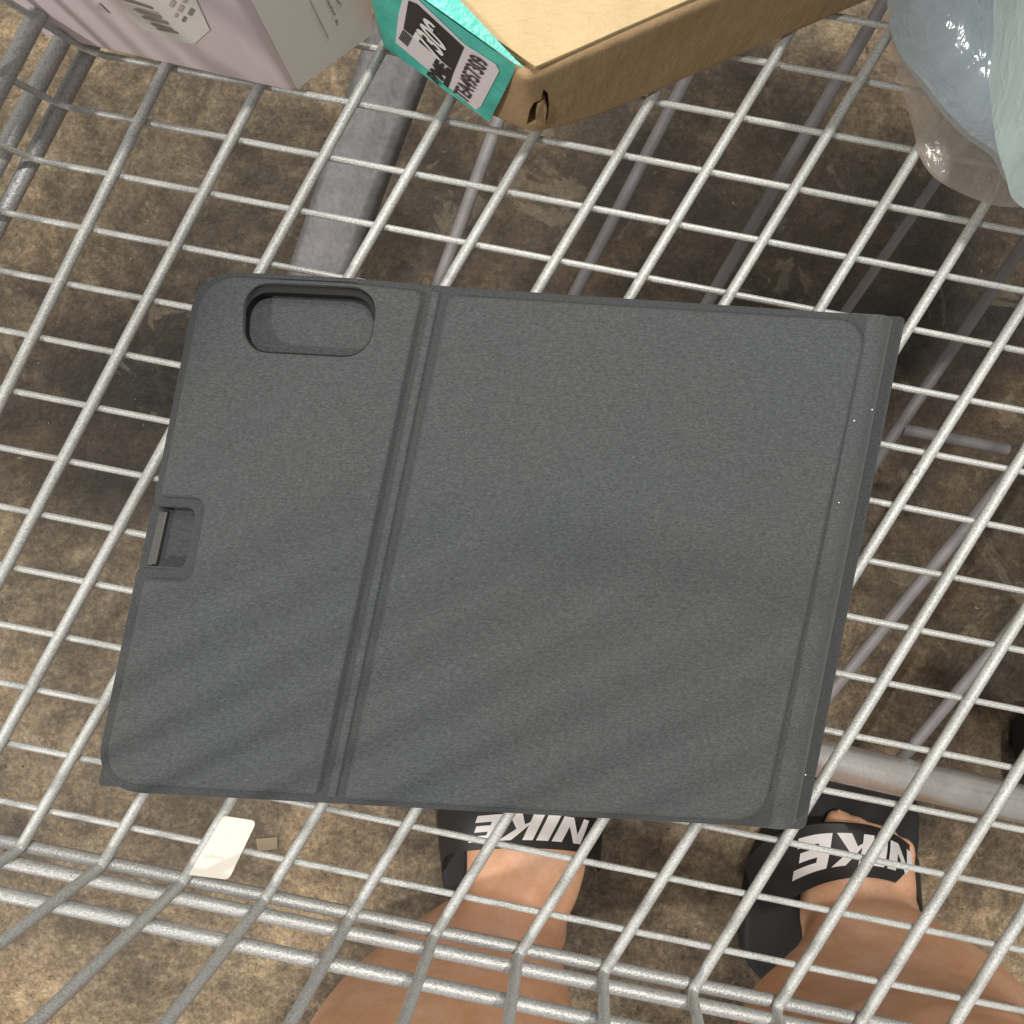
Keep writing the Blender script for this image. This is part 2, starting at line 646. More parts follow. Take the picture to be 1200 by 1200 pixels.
WALL_H = 0.24
NEAR_DIR = Vector((-0.097, -0.02, 1.0))
LEFT_DIR = Vector((-0.30, -0.072, 1.0))
RIGHT_DIR = Vector((0.30, -0.02, 1.0))
FAR_DIR = Vector((0.0, 0.25, 1.0))
KS = list(range(-9, 13))
CF = cross_line(-9.6)

jit = random.Random(3)
for i, ln in enumerate(LONG):
    xe, ye = meet(ln, 990.6, 0.2126)
    xs_, ys_ = meet(ln, *CF)
    pe = at(xe, ye, ZB)
    pf = at(xs_, ys_, ZB)
    top = pe + NEAR_DIR * WALL_H
    topf = pf + FAR_DIR * WALL_H
    pts = [topf] + fillet(topf, pf, pe, 0.006) + fillet(pf, pe, top, 0.003) + [top]
    rr = [RL] * (len(pts) - 8) + [RL * 1.12] * 8
    bm = bmesh.new()
    tube(bm, pts, rr, 12)
    bm_obj('long_wire', bm, M_WIRE, cart)

ZC = ZB - RL - RC + 0.0005
for k in KS:
    c, m = cross_line(k)
    x0, y0 = meet(LEFT_EDGE, c, m)
    x1, y1 = meet(RIGHT_EDGE, c, m)
    p0, p1 = at(x0, y0, ZC), at(x1, y1, ZC)
    d = (p1 - p0)
    t0 = p0 + LEFT_DIR * WALL_H
    t1 = p1 + RIGHT_DIR * WALL_H
    q = [p0 + d * f + Vector((0, jit.uniform(-.0004, .0004), 0)) for f in (0.25, 0.5, 0.75)]
    pts = [t0] + fillet(t0, p0, p1, 0.006) + q + fillet(p0, p1, t1, 0.006) + [t1]
    bm = bmesh.new()
    tube(bm, pts, RC, 10)
    bm_obj('cross_wire', bm, M_WIRE, cart)

# rails that tie the wires together; near wall, left wall, far wall, right wall
RN, RS = 0.0025, 0.0031


def rail(pts, r, mat=M_RAIL):
    bm = bmesh.new()
    tube(bm, pts, r, 14)
    return bm_obj('rail', bm, mat, cart)


def nline(x, y0, m):
    return y0 + m * x


zr = ZB - RL - RN + 0.0006
rail([at(x, 985 + 0.2075 * x, zr) for x in (-40, 600, 1840)], RN)
rail([at(x, 1008.5 + 0.2065 * x, ZB + 0.003) for x in (-40, 600, 1830)], RN)
rail([at(x, 1047 + 0.2125 * x, ZB + 0.020) for x in (-60, 600, 1850)], RN)
hi = [at(x, bend_y(x), ZB) + NEAR_DIR * WALL_H + Vector((0, -0.004, 0)) for x in (-90, 1900)]
rail(hi, 0.004)
zl = ZC - RC - RS + 0.0006
for (xo, z, r) in ((0, zl, RS), (-38, ZB + 0.004, RS), (-82, ZB + 0.020, RS)):
    rail([at(LEFT_EDGE[0] - 4 + xo + LEFT_EDGE[1] * y, y, z) for y in (-440, 300, 960)], r)
for hgt, r in ((WALL_H, 0.004), (WALL_H * 0.62, RN)):
    rail([at(LEFT_EDGE[0] + LEFT_EDGE[1] * y, y, ZB) + LEFT_DIR * hgt + Vector((-0.005, 0, 0)) for y in (-470, 970)], r)
    rail([at(RIGHT_EDGE[0] + RIGHT_EDGE[1] * y, y, ZB) + RIGHT_DIR * hgt + Vector((0.005, 0, 0)) for y in (-120, 1330)], r)
    rail([at(x, CF[0] + CF[1] * x, ZB) + FAR_DIR * hgt + Vector((0, 0.005, 0)) for x in (380, 2280)], r)

# flattened welds where the wires cross
bm = bmesh.new()
for ln in LONG:
    for k in KS:
        x, y = meet(ln, *cross_line(k))
        p = at(x, y, ZB - RL * 0.9)
        bmesh.ops.create_icosphere(bm, subdivisions=1, radius=0.001, matrix=Matrix.Translation(p) @ Matrix.Rotation(jit.uniform(-0.5, 0.5), 4, 'Z')
                                   @ Matrix.Diagonal((jit.uniform(2.1, 2.8), jit.uniform(1.5, 2.0), jit.uniform(0.9, 1.3), 1)))
tag(bm_obj('weld_beads', bm, M_WIRE, cart), kind='stuff')
# weld spatter on one wire
bm = bmesh.new()
c = at(1073, 556, ZB + RL * 0.8)
for i in range(7):
    a = random.uniform(0, 6.28)
    p = c + Vector((math.cos(a) * 0.0022 * random.random(), math.sin(a) * 0.0016 * random.random(), random.uniform(-0.0004, 0.0006)))
    bmesh.ops.create_icosphere(bm, subdivisions=1, radius=random.uniform(0.0006, 0.0013), matrix=Matrix.Translation(p))
bm_obj('weld_bead', bm, M_WIRE, cart)


# lower tray: bars sloping down towards the handle
def tray_z(py):
    return CAM_Z - 1.0 / (1.923 - 0.000562 * py)


def bar(x0, y0, x1, y1, r, mat=M_BAR, name='tray_bar'):
    bm = bmesh.new()
    a, b = at(x0, y0, tray_z(y0)), at(x1, y1, tray_z(y1))
    tube(bm, [a, a * 0.5 + b * 0.5, b], r, 14)
    return bm_obj(name, bm, mat, cart)


def ext(x0, y0, x1, y1, ya, yb):
    m = (x1 - x0) / (y1 - y0)
    return x0 + m * (ya - y0), ya, x0 + m * (yb - y0), yb


bar(*ext(577, 160, 515, 330, -160, 520), 0.0047)
bar(*ext(800, 100, 673, 345, -160, 560), 0.0045)
bar(*ext(1037, 0, 830, 353, -160, 640), 0.0045)
bar(*ext(1097, 213, 993, 362, -160, 700), 0.0036)
bar(*ext(1197, 290, 1040, 520, -160, 760), 0.0045)
bar(*ext(1200, 533, 997, 783, -60, 835), 0.0050)
bar(*ext(1165, 760, 1068, 876, 100, 890), 0.0050)
bar(1057, 503, 1180, 527, 0.0046, name='tray_crossbar')
# round rear axle tube near the feet
bm = bmesh.new()
tube(bm, [at(215, 672, 0.12), at(965, 890, 0.12), at(1080, 916, 0.12), at(1210, 945, 0.12), at(1480, 1000, 0.12)], 0.0165, 24)
bm_obj('frame_tube', bm, M_TUBE, cart)
bm = bmesh.new()
tube(bm, [at(1480, 1000, 0.12), at(1560, 900, 0.30), at(1900, 800, 0.50)], 0.0125, 16)
bm_obj('frame_tube', bm, M_TUBE, cart)


# wide flat beam under the basket, upper left
def beam(p, q, w, h, name, mat):
    d = (q - p).normalized()
    s = d.cross(Vector((0, 0, 1))).normalized()
    u = s.cross(d)
    bm = bmesh.new()
    rings = []
    prof = []
    rr = h * 0.35
    for cx, cy, a0 in ((w / 2 - rr, h / 2 - rr, 0), (-w / 2 + rr, h / 2 - rr, 90), (-w / 2 + rr, -h / 2 + rr, 180), (w / 2 - rr, -h / 2 + rr, 270)):
        for k in range(5):
            a = math.radians(a0 + k * 22.5)
            prof.append((cx + rr * math.cos(a), cy + rr * math.sin(a)))
    for c in (p, q):
        rings.append([bm.verts.new(c + s * x + u * y) for x, y in prof])
    n = len(prof)
    for k in range(n):
        bm.faces.new((rings[0][k], rings[0][(k + 1) % n], rings[1][(k + 1) % n], rings[1][k]))
    bm.faces.new(rings[0])
    bm.faces.new(rings[1][::-1])
    bmesh.ops.recalc_face_normals(bm, faces=bm.faces)
    return bm_obj(name, bm, mat, cart)


beam(at(500, -30, 0.34), at(305, 520, 0.19), 0.042, 0.018, 'frame_beam', M_BEAM)
beam(at(1750, -60, 0.34), at(1480, 1000, 0.12), 0.042, 0.018, 'frame_beam', M_BEAM)


def caster(px, py, z=0.045):
    c = at(px, py, z)
    w = bmesh.new()
    bmesh.ops.create_cone(w, cap_ends=True, segments=28, radius1=0.045, radius2=0.045, depth=0.026,
                          matrix=Matrix.Translation(c) @ Matrix.Rotation(math.radians(90), 4, 'Y'))
    bmesh.ops.bevel(w, geom=[e for e in w.edges if len(e.link_faces) == 2 and max(len(f.verts) for f in e.link_faces) > 4], offset=0.006, segments=3, affect='EDGES')
    wo = bm_obj('wheel', w, M_BLACK, cart)
    f = bmesh.new()
    for s in (-1, 1):
        bmesh.ops.create_cube(f, size=1.0, matrix=Matrix.Translation(c + Vector((s * 0.019, 0, 0.03))) @ Matrix.Diagonal((0.004, 0.03, 0.07, 1)))
    bmesh.ops.create_cube(f, size=1.0, matrix=Matrix.Translation(c + Vector((0, 0, 0.063))) @ Matrix.Diagonal((0.042, 0.04, 0.005, 1)))
    bm_obj('caster_fork', f, M_TUBE, cart, smooth=False)


caster(1232, 880)
caster(330, 700)

# ------------------------------------------------------------------ tablet case
ZW = ZB + RL                       # top of the wires
Z1, Z2, Z3 = ZW + 0.0058, ZW + 0.0134, ZW + 0.0155
case = empty('tablet_case', at(580, 640, ZW),
             'charcoal woven tablet folio case with rounded camera cut-out, lying on the wire floor', 'tablet case')


def P2(pts, z):
    return [at(x, y, z).xy for x, y in pts]


def in_case(px_pts, radii_px, z, n=8):
    s = (CAM_Z - z) * HALF / 600
    return [Vector((p.x, p.y)) for p in round_poly(P2(px_pts, z), [r * s for r in radii_px], n)]


# base shell, its sharp corners just show past the rounded cover
zb = ZW + 0.0034
base = in_case([(239, 331), (300, 326), (1062, 371), (944, 973), (114, 921), (170, 664), (183, 664), (196, 598), (183, 598)],
               [5, 0, 7, 9, 5, 0, 4, 4, 4], zb)
plate('keyboard_base', [base], ZW + 0.0002, zb, 0.0006, M_FABRIC_SHADED, case)

# cover sheet with camera opening and side notch
cov = in_case([(232, 316), (410, 325), (540, 336), (1030, 369), (914, 971), (106, 927), (160, 664), (215, 668), (230, 596), (178, 593)],
              [46, 0, 0, 3, 6, 58, 9, 12, 12, 9], Z2, 10)
HP = [(288, 331), (443, 338), (432, 419), (284, 411)]
HR = [(289, 341), (442, 348), (432, 418), (285, 410)]
hole = in_case(HR, [30, 32, 31, 29], Z2, 10)
hole2 = in_case([(x + (1 if x > 360 else -1), y + (1 if y > 370 else -1)) for x, y in HP], [32, 34, 33, 31], Z3, 10)
rim_o = in_case([(x + (6 if x > 360 else -6), y + (6 if y > 370 else -6)) for x, y in HP], [41, 43, 41, 39], Z2, 10)
plate('cover_sheet', [cov, rim_o], zb + 0.0003, Z2, 0.0010, M_FABRIC_SHADED, case, hole_bevel=0.0002)
plate('camera_rim', [rim_o, hole], zb + 0.0046, Z2 - 0.0001, 0.0001, M_RIM, case)
# lining seen through the cut-outs
lin = [p.copy() for p in rim_o]
plate('inner_lining', [lin], zb - 0.0003, zb + 0.0045, 0.0004, M_FABRIC, case)
slot = in_case([(178, 592), (240, 596), (228, 672), (162, 667)], [3, 3, 3, 3], Z1)
plate('slot_lining', [slot], zb - 0.0003, Z1, 0.0004, M_FABRIC_SHADED, case)
# grey metal strip in the side notch
st = in_case([(186, 598), (197, 599), (183, 663), (172, 662)], [2, 2, 2, 2], Z1 + 0.002)
plate('metal_strip', [st], Z1 - 0.0005, Z1 + 0.0022, 0.0006, M_STRIP, case)
# stiff panels pressed into the cover
flap = in_case([(239, 322), (410, 331), (496, 341), (372, 932), (117, 918), (168, 678), (224, 682), (241, 584), (187, 582)],
               [42, 0, 12, 8, 46, 8, 16, 16, 8], Z3, 10)
plate('kickstand_flap', [flap, hole2], Z2 - 0.0006, Z3, 0.0014, M_FABRIC, case, hole_bevel=0.0003)
strip = in_case([(506, 340), (516, 341), (393, 936), (383, 935)], [2, 2, 2, 2], Z3 - 0.0006)
plate('hinge_strip', [strip], Z2 - 0.0006, Z3 - 0.0011, 0.0008, M_FABRIC, case)
panel = in_case([(526, 345), (1018, 376), (894, 964), (403, 937)], [12, 36, 36, 8], Z3, 10)
plate('cover_panel', [panel], Z2 - 0.0006, Z3, 0.0014, M_FABRIC, case)

# spine that rolls down on the right-hand side
bm = bmesh.new()
rows, cols = 60, 14
grid = []
for r in range(rows + 1):
    t = r / rows
    e0 = at(998 + (882 - 998) * t, 366.5 + (969.5 - 366.5) * t, Z2)
    e1 = at(1061 + (944 - 1061) * t, 371 + (973.5 - 371) * t, Z2)
    line = []
    for c in range(cols + 1):
        u = c / cols
        a = math.asin(min(1, u)) if u < 1 else math.pi / 2
        p = e0.lerp(e1, u)
        drop = (1 - math.sqrt(max(0, 1 - (max(0, u - 0.25) / 0.75) ** 2.4))) * 0.0128
        p.z = Z2 + 0.0013 * math.sin(math.pi * min(1, max(0, u - 0.22) / 0.78)) ** 1.5 - 0.0003 - drop
        line.append(bm.verts.new(p))
    edge = e1.copy()
    edge.z = ZW + 0.0006
    line.append(bm.verts.new(edge))
    b0 = e0.copy()
    b0.z = ZW + 0.0006
    line.append(bm.verts.new(b0))
    grid.append(line)
W = cols + 3
for r in range(rows):
    for c in range(W):
        bm.faces.new((grid[r][c], grid[r][(c + 1) % W], grid[r + 1][(c + 1) % W], grid[r + 1][c]))
bm.faces.new(grid[0])
bm.faces.new(grid[-1][::-1])
bmesh.ops.recalc_face_normals(bm, faces=bm.faces)
bm_obj('spine', bm, M_FABRIC, case, angle=60)

# bits of lint
bm = bmesh.new()
for (x, y, z, r) in ((1022, 480, Z2 + 0.001, .00032), (1001, 493, Z2 + 0.0006, .00032), (983, 589, Z2 + 0.0006, .00028), (944, 908, Z3, .00028)):
    bmesh.ops.create_icosphere(bm, subdivisions=1, radius=r, matrix=Matrix.Translation(at(x, y, z)) @ Matrix.Diagonal((1, 1, 0.5, 1)))
tag(bm_obj('lint', bm, M_LINT, case), kind='stuff')

# ------------------------------------------------------------------ cardboard parcel
ZK, ZT = ZW + 0.0006, 0.552
C0 = Vector((0.006, 0.1365))
L0 = Vector((-0.050, 0.1765))
R0 = Vector((0.250, 0.2410))
F0 = L0 + R0 - C0
parcel = empty('cardboard_parcel', (C0.x, C0.y, ZK),
               'flat brown cardboard parcel with torn corner and teal taped shipping label', 'parcel')


def prism(pts, z0, z1, bevel, seg=3, skew=0.0):
    bm = bmesh.new()
    lo = [bm.verts.new((p.x, p.y, z0)) for p in pts]
    hi_ = [bm.verts.new((p.x, p.y, z1)) for p in pts]
    n = len(pts)
    bm.faces.new(lo[::-1])
    bm.faces.new(hi_)
    for i in range(n):
        bm.faces.new((lo[i], lo[(i + 1) % n], hi_[(i + 1) % n], hi_[i]))
    bmesh.ops.recalc_face_normals(bm, faces=bm.faces)
    if bevel:
        bmesh.ops.bevel(bm, geom=list(bm.edges), offset=bevel, segments=seg, profile=0.6, affect='EDGES')
    return bm


bm = prism([C0, R0, F0, L0], ZK, ZT, 0.0035, 4)
# the near corner is crushed: subdivide and push it in
bmesh.ops.subdivide_edges(bm, edges=[e for e in bm.edges if e.calc_length() > 0.02], cuts=24, use_grid_fill=True)
for v in bm.verts:
    d = (v.co.xy - C0).length
    hz = (v.co.z - ZK) / (ZT - ZK)
    if d < 0.03:
        w = (1 - d / 0.03) ** 1.5
        v.co.y += w * 0.0045 * (1 - hz) ** 1.2
        v.co.x += w * 0.004 * (0.5 - hz)
        v.co.z += (-0.002 * w if hz > 0.6 else 0.0015 * w * (1 - hz))
    nz_ = mnoise.noise(v.co * 60) * 0.0006
    v.co.x += nz_
    v.co.z += mnoise.noise(v.co * 45 + Vector((9, 1, 4))) * 0.0006 * (hz if hz > 0.5 else 0)
me = bpy.data.meshes.new('parcel_raw')
bm.to_mesh(me)
bm.free()
me.polygons.foreach_set('use_smooth', [True] * len(me.polygons))
# tear in the corner
cut = bmesh.new()
tear = [(617, 150), (621, 128), (626, 117), (634, 117), (637, 104), (642, 112), (643, 128), (641, 148), (632, 147), (622, 150)]
nrm = (Vector((0, 0, CAM_Z)) - at(632, 130, 0.53)).normalized()
pc = Vector((C0.x, C0.y + 0.003, 0.528))
nh = Vector((-0.05, -1, 0)).normalized()
front = [on_plane(x, y, pc, nh) for x, y in tear]
f_ = [cut.verts.new(p + nh * 0.008) for p in front]
b_ = [cut.verts.new(p - nh * 0.020) for p in front]
cut.faces.new(f_)
cut.faces.new(b_[::-1])
for i in range(len(f_)):
    cut.faces.new((f_[i], b_[i], b_[(i + 1) % len(f_)], f_[(i + 1) % len(f_)]))
bmesh.ops.recalc_face_normals(cut, faces=cut.faces)
cme = bpy.data.meshes.new('tear_raw')
cut.to_mesh(cme)
cut.free()
cuto = bpy.data.objects.new('tear_tmp', cme)
COL.objects.link(cuto)


def add_bool(o):
    m = o.modifiers.new('b', 'BOOLEAN')
    m.operation = 'DIFFERENCE'
    m.object = cuto
    m.solver = 'EXACT'


res = evaluated('carton', me, [add_bool])
bpy.data.objects.remove(cuto)
res.polygons.foreach_set('use_smooth', [True] * len(res.polygons))
try:
    res.set_sharp_from_angle(angle=math.radians(40))
except Exception:
    pass
link('carton', res, M_CARD, parcel)
# loose strip of board standing in the tear
bm = bmesh.new()
fl = [on_plane(x, y, pc + Vector((0, 0.0015, 0)), nh) for x, y in ((629, 146), (638, 146), (641, 126), (637, 114), (630, 118), (628, 130))]
tp = [bm.verts.new(p + nh * (0.0004 * i)) for i, p in enumerate(fl)]
bk = [bm.verts.new(p - nh * 0.0012) for p in fl]
bm.faces.new(tp)
bm.faces.new(bk[::-1])
for i in range(len(tp)):
    bm.faces.new((tp[i], bk[i], bk[(i + 1) % len(tp)], tp[(i + 1) % len(tp)]))
bmesh.ops.recalc_face_normals(bm, faces=bm.faces)
bm_obj('torn_flap', bm, M_CARD, parcel, smooth=False)
# lid flap let in from the long edge, leaving the dark slit
ur = (R0 - C0).normalized()
ul = (L0 - C0).normalized()
lid_c = C0 + ur * 0.0030 + ul * 0.0018
lid = [lid_c, lid_c + ur * 0.245, lid_c + ur * 0.245 + ul * 0.062, lid_c + ul * 0.062]
bm = prism(lid, ZT - 0.001, ZT + 0.0014, 0.0005, 2)
bmesh.ops.subdivide_edges(bm, edges=[e for e in bm.edges if e.calc_length() > 0.02], cuts=16, use_grid_fill=True)
for v in bm.verts:
    v.co.z += mnoise.noise(v.co * 26) * 0.0016 + mnoise.noise(v.co * 110) * 0.0003
bm_obj('lid_flap', bm, M_CARD_LID, parcel)

# teal tape on the short end and over the top edge
ne = Vector(((L0 - C0).y, -(L0 - C0).x, 0)).normalized()
if ne.y > 0:
    ne = -ne
pe0 = Vector((C0.x, C0.y, ZK))


def ef(px, py):
    return on_plane(px, py, pe0, ne)


def fe(u, z):
    p = C0 + (L0 - C0) * u
    return Vector((p.x, p.y, z))


lf = ne * 0.0010
quad_obj('tape', [fe(0.25, ZK + 0.0015), fe(0.95, ZK + 0.0015), fe(0.95, ZT + 0.0012), fe(0.08, ZT + 0.0012), fe(0.09, ZT - 0.004)], M_TAPE, parcel, lf)
zt = ZT + 0.0022
quad_obj('tape', [fe(0.08, zt) + ne * 0.001, fe(0.95, zt) + ne * 0.001, at(470, -70, zt), at(538, 0, zt), at(600, 66, zt), at(614, 80, zt)],
         M_TAPE, parcel, Vector((0, 0, 0.0003)))
lf2 = ne * 0.0014
lab = [ef(466, 46), ef(560, 125), ef(566, 121), ef(588, 79), ef(584, 72), ef(547, 48), ef(494, -3), ef(477, -15), ef(470, 12)]
lo_ = quad_obj('shipping_label', lab, M_LABEL, parcel, lf2)
lf3 = ne * 0.00165
quad_obj('black_panel', [ef(476, 29), ef(535, 79), ef(547, 51), ef(492, 0), ef(482, -4)], M_INK, lo_, lf3, 0.0001)
quad_obj('black_panel', [ef(529, 76), ef(535, 79), ef(528, 99), ef(522, 94)], M_INK, lo_, lf3, 0.0001)
lf4 = ne * 0.0019
text_mesh('7309', (ef(520, 68), ef(531, 44), ef(502, 13), ef(487, 37)), M_WHITE, 'lettering', lo_, lf4, 0.03)
text_mesh('TEA4957309', (ef(551, 117), ef(577, 69), ef(555, 57), ef(534, 103)), M_MAROON, 'lettering', lo_, lf4, 0.015)
# printed bars along the lower edge
for i in range(7):
    a = i / 7
    x, y = 470 + 11 * a, 41 + 10 * a
    quad_obj('printed_bar', [ef(x, y), ef(x + 0.9, y + 0.8), ef(x + 6.4, y - 10), ef(x + 5.5, y - 10.8)], M_INK, lo_, lf3, 0.0001)
text_mesh('BME', (ef(519, 97), ef(530, 76), ef(515, 63), ef(503, 82)), M_INK, 'lettering', lo_, lf4, 0.04)

# ------------------------------------------------------------------ pink box
A0 = at(343, 109, ZK).xy
B0 = at(55, 44, ZK).xy
D0 = at(440, 41, ZK).xy
E0 = B0 + D0 - A0
pbox = empty('pink_box', (A0.x, A0.y, ZK), 'tall pale pink carton with a barcode label, standing against the left side of the cart', 'box')
PH = 0.26
bm = prism([A0, D0, E0, B0], ZK, ZK + PH, 0.0022, 3)
for v in bm.verts:
    hz = (v.co.z - ZK) / PH
    v.co.x -= 0.016 * hz
    v.co.y += 0.005 * hz
bm_obj('carton', bm, M_PINK, pbox)
lean = Vector((-0.016, 0.005, PH)) / PH
nf = Vector(((A0 - B0).y, -(A0 - B0).x, 0)).normalized()
if nf.y > 0:
    nf = -nf
ax = Vector(((A0 - B0).x, (A0 - B0).y, 0)).normalized()
nf = ax.cross(lean).normalized()
if nf.y > 0:
    nf = -nf
pf0 = Vector((A0.x, A0.y, ZK))


def pk(x, y):
    return on_plane(x, y, pf0, nf)


bl_ = quad_obj('barcode_label', [pk(138, -8), pk(150, 16), pk(168, 33), pk(184, 38), pk(208, 48), pk(228, 50), pk(246, 34), pk(226, -10)], M_CREAM, pbox, nf * 0.0004)
for (q, m) in (([(142, -3), (150, 0), (180, 9), (178, 6), (150, -4)], M_OLIVEPRINT), ([(156, 8), (164, 13), (190, 20), (188, 16), (162, 8)], M_GREYPRINT),
               ([(166, 17), (170, 20), (198, 27), (196, 23), (170, 16)], M_GREYPRINT), ([(176, 25), (180, 28), (203, 34), (201, 31), (180, 25)], M_GREYPRINT),
               ([(182, 30), (186, 33), (210, 38), (207, 35)], M_GREYPRINT), ([(148, 3), (154, 5), (186, 14), (184, 12)], M_FADE),
               ([(171, 22), (175, 23), (200, 30), (198, 29)], M_FADE)):
    quad_obj('printed_bar', [pk(x, y) for x, y in q], m, bl_, nf * 0.0007, 0.0001)
for (x, y, w, m) in ((198, 4, 8, M_FADE), (204, 17, 5, M_FADE), (208, 10, 8, M_FADE), (214, 0, 6, M_FADE), (213, 22, 6, M_OLIVEPRINT), (220, 14, 8, M_GREYPRINT)):
    quad_obj('printed_block', [pk(x, y), pk(x + w * .55, y + w * .35), pk(x + w * 1.05, y - w * .55), pk(x + w * .5, y - w * .9)], m, bl_, nf * 0.0007, 0.0001)
quad_obj('printed_triangle', [pk(112, 8), pk(129, 15), pk(116, 2)], M_FADE, pbox, nf * 0.0005, 0.0002)
# white side
ns = Vector(((D0 - A0).x, (D0 - A0).y, 0)).normalized().cross(lean).normalized()
if ns.x < 0:
    ns = -ns


def ps(x, y):
    return on_plane(x, y, pf0, ns)


quad_obj('white_panel', [ps(347, 103), ps(436, 38), ps(433, -40), ps(289, -40), ps(294, 0)], M_CREAM, pbox, ns * 0.0006, 0.0003)
quad_obj('printed_line', [ps(361, -2), ps(383, 43), ps(383.8, 42.6), ps(362, -2)], M_GREYPRINT, pbox, ns * 0.0009, 0.0001)
text_mesh('Product', (ps(378, -6), ps(390, 17), ps(393, 15), ps(382, -8)), M_GREYPRINT, 'lettering', pbox, ns * 0.0009, 0.03)
text_mesh('in', (ps(391, 22), ps(393, 28), ps(396, 26), ps(394, 20)), M_GREYPRINT, 'lettering', pbox, ns * 0.0009, 0.03)
text_mesh('Made', (ps(389, -8), ps(397, 7), ps(400, 5), ps(393, -9)), M_GREYPRINT, 'lettering', pbox, ns * 0.0009, 0.03)

# ------------------------------------------------------------------ plastic bag
bag = empty('plastic_bag', at(1190, 60, ZK), 'shiny translucent plastic bag, pale blue, slumped beyond the right end of the parcel', 'plastic bag')


def catmull(pts, n):
    out = []
    P_ = [pts[0]] + list(pts) + [pts[-1]]
    for i in range(1, len(P_) - 2):
        for k in range(n):
            t = k / n
            a, b, c, d = P_[i - 1], P_[i], P_[i + 1], P_[i + 2]
            out.append(0.5 * ((2 * b) + (c - a) * t + (2 * a - 5 * b + 4 * c - d) * t * t + (3 * b - a - 3 * c + d) * t ** 3))
    out.append(P_[-2])
    return out


def lobe(name, outline, center, z0, h, mat, wr=0.004, power=0.5, nrad=26):
    """bulging bag body: closed outline (pixels on the basket floor) swelling to a rounded crest"""
    pts = [at(x, y, z0) for x, y in outline]
    pts = catmull([Vector(p) for p in pts + pts[:1]], 8)[:-1]
    c = at(*center, z0)
    bm = bmesh.new()
    n = len(pts)
    rings = []
    for r in range(nrad + 1):
        u = r / nrad                     # 0 rim ... 1 crest
        if u < 1:
            ring = []
            for p in pts:
                q = p.lerp(c, u ** 1.6 * 0.98)
                q.z = z0 + h * (1 - (1 - u) ** 2.2) ** power
                w = (mnoise.noise(Vector((q.x * 45, q.y * 12, q.z * 25))) + 0.5 * mnoise.noise(q * 90)) * wr * min(1, u * 3 + 0.12)
                d = (p - c).normalized()
                ring.append(bm.verts.new(q + d * w + Vector((0, 0, w))))
            rings.append(ring)
        else:
            top = bm.verts.new(c + Vector((0, 0, h)))
    for r in range(len(rings) - 1):
        for k in range(n):
            bm.faces.new((rings[r][k], rings[r][(k + 1) % n], rings[r + 1][(k + 1) % n], rings[r + 1][k]))
    for k in range(n):
        bm.faces.new((rings[-1][k], rings[-1][(k + 1) % n], top))
    bm.faces.new(rings[0][::-1])
    bmesh.ops.recalc_face_normals(bm, faces=bm.faces)
    return bm_obj(name, bm, mat, bag, angle=80)


lobe('loose_film', [(1036, -60), (1039, 10), (1050, 80), (1070, 150), (1078, 184), (1100, 212), (1150, 236), (1196, 243), (1330, 236), (1420, 100), (1350, -120), (1150, -180)],
     (1230, 10), ZK, 0.005, M_FILM, 0.0006, 0.6)
lobe('bag_body', [(1040, -60), (1040, 0), (1044, 36), (1056, 70), (1078, 100), (1106, 136), (1132, 162), (1162, 184), (1184, 216), (1230, 200), (1260, 60), (1240, -120), (1120, -160)],
     (1150, 10), ZK + 0.001, 0.030, M_BAG_GREY, 0.0006, 0.5)
lobe('bag_fold', [(1147, -80), (1149, 0), (1153, 50), (1160, 110), (1167, 165), (1178, 205), (1194, 240), (1260, 262), (1380, 200), (1440, 40), (1400, -140), (1240, -190)],
     (1300, 20), ZK + 0.022, 0.105, M_BAG_CYAN, 0.0022, 0.6)

lobe('bag_shade_lobe', [(1066, -30), (1150, -22), (1300, 10), (1700, 60), (2300, -200), (2400, -900), (1900, -1300), (1300, -1000), (1080, -300)],  # unseen upper bulge, added to throw shade on the wires beside the parcel
     (1600, -500), 0.572, 0.09, M_BAG_CYAN, 0.003, 0.55)

# ------------------------------------------------------------------ sticker on the wires
sk = empty('paper_sticker', at(262, 993, ZW), 'white rounded sticker with faint grey print, stuck on the wire floor below the case', 'sticker')
so = in_case([(262, 956), (301, 962), (268, 1031), (221, 1025)], [4, 7, 6, 2], ZW + 0.0008)
cen = at(262, 993, ZW + 0.0008)
bm = bmesh.new()
tp = [bm.verts.new((p.x, p.y, ZW + 0.0009)) for p in so]
bt = [bm.verts.new((p.x, p.y, ZW + 0.0006)) for p in so]
bm.faces.new(tp)
bm.faces.new(bt[::-1])
for i in range(len(tp)):
    bm.faces.new((tp[i], bt[i], bt[(i + 1) % len(tp)], tp[(i + 1) % len(tp)]))
bmesh.ops.recalc_face_normals(bm, faces=bm.faces)
bm_obj('paper', bm, M_STICKER, sk, smooth=False)
zs = ZW + 0.0011
text_mesh('Smart', (at(263, 1004, zs), at(240, 1001.5, zs), at(239, 1006, zs), at(262, 1009, zs)), M_STICKERINK, 'lettering', sk)

# scrap of tape on the floor
bm = bmesh.new()
vs = [bm.verts.new(at(x, y, 0.0012)) for x, y in ((300, 983), (325, 981), (325, 995), (302, 997))]
lw = [bm.verts.new(v.co - Vector((0, 0, 0.0009))) for v in vs]
bm.faces.new(vs)
bm.faces.new(lw[::-1])
for i in range(4):
    bm.faces.new((vs[i], lw[i], lw[(i + 1) % 4], vs[(i + 1) % 4]))
bmesh.ops.recalc_face_normals(bm, faces=bm.faces)
tag(bm_obj('tape_scrap', bm, M_SCRAP, smooth=False), 'small tan scrap of tape lying on the floor beside the white sticker', 'scrap')

# ------------------------------------------------------------------ person: legs, shorts, sandals
person = empty('person', (0.14, -0.37, 0.0), 'person standing behind the cart, bare legs and black strap sandals seen through the grid', 'person')


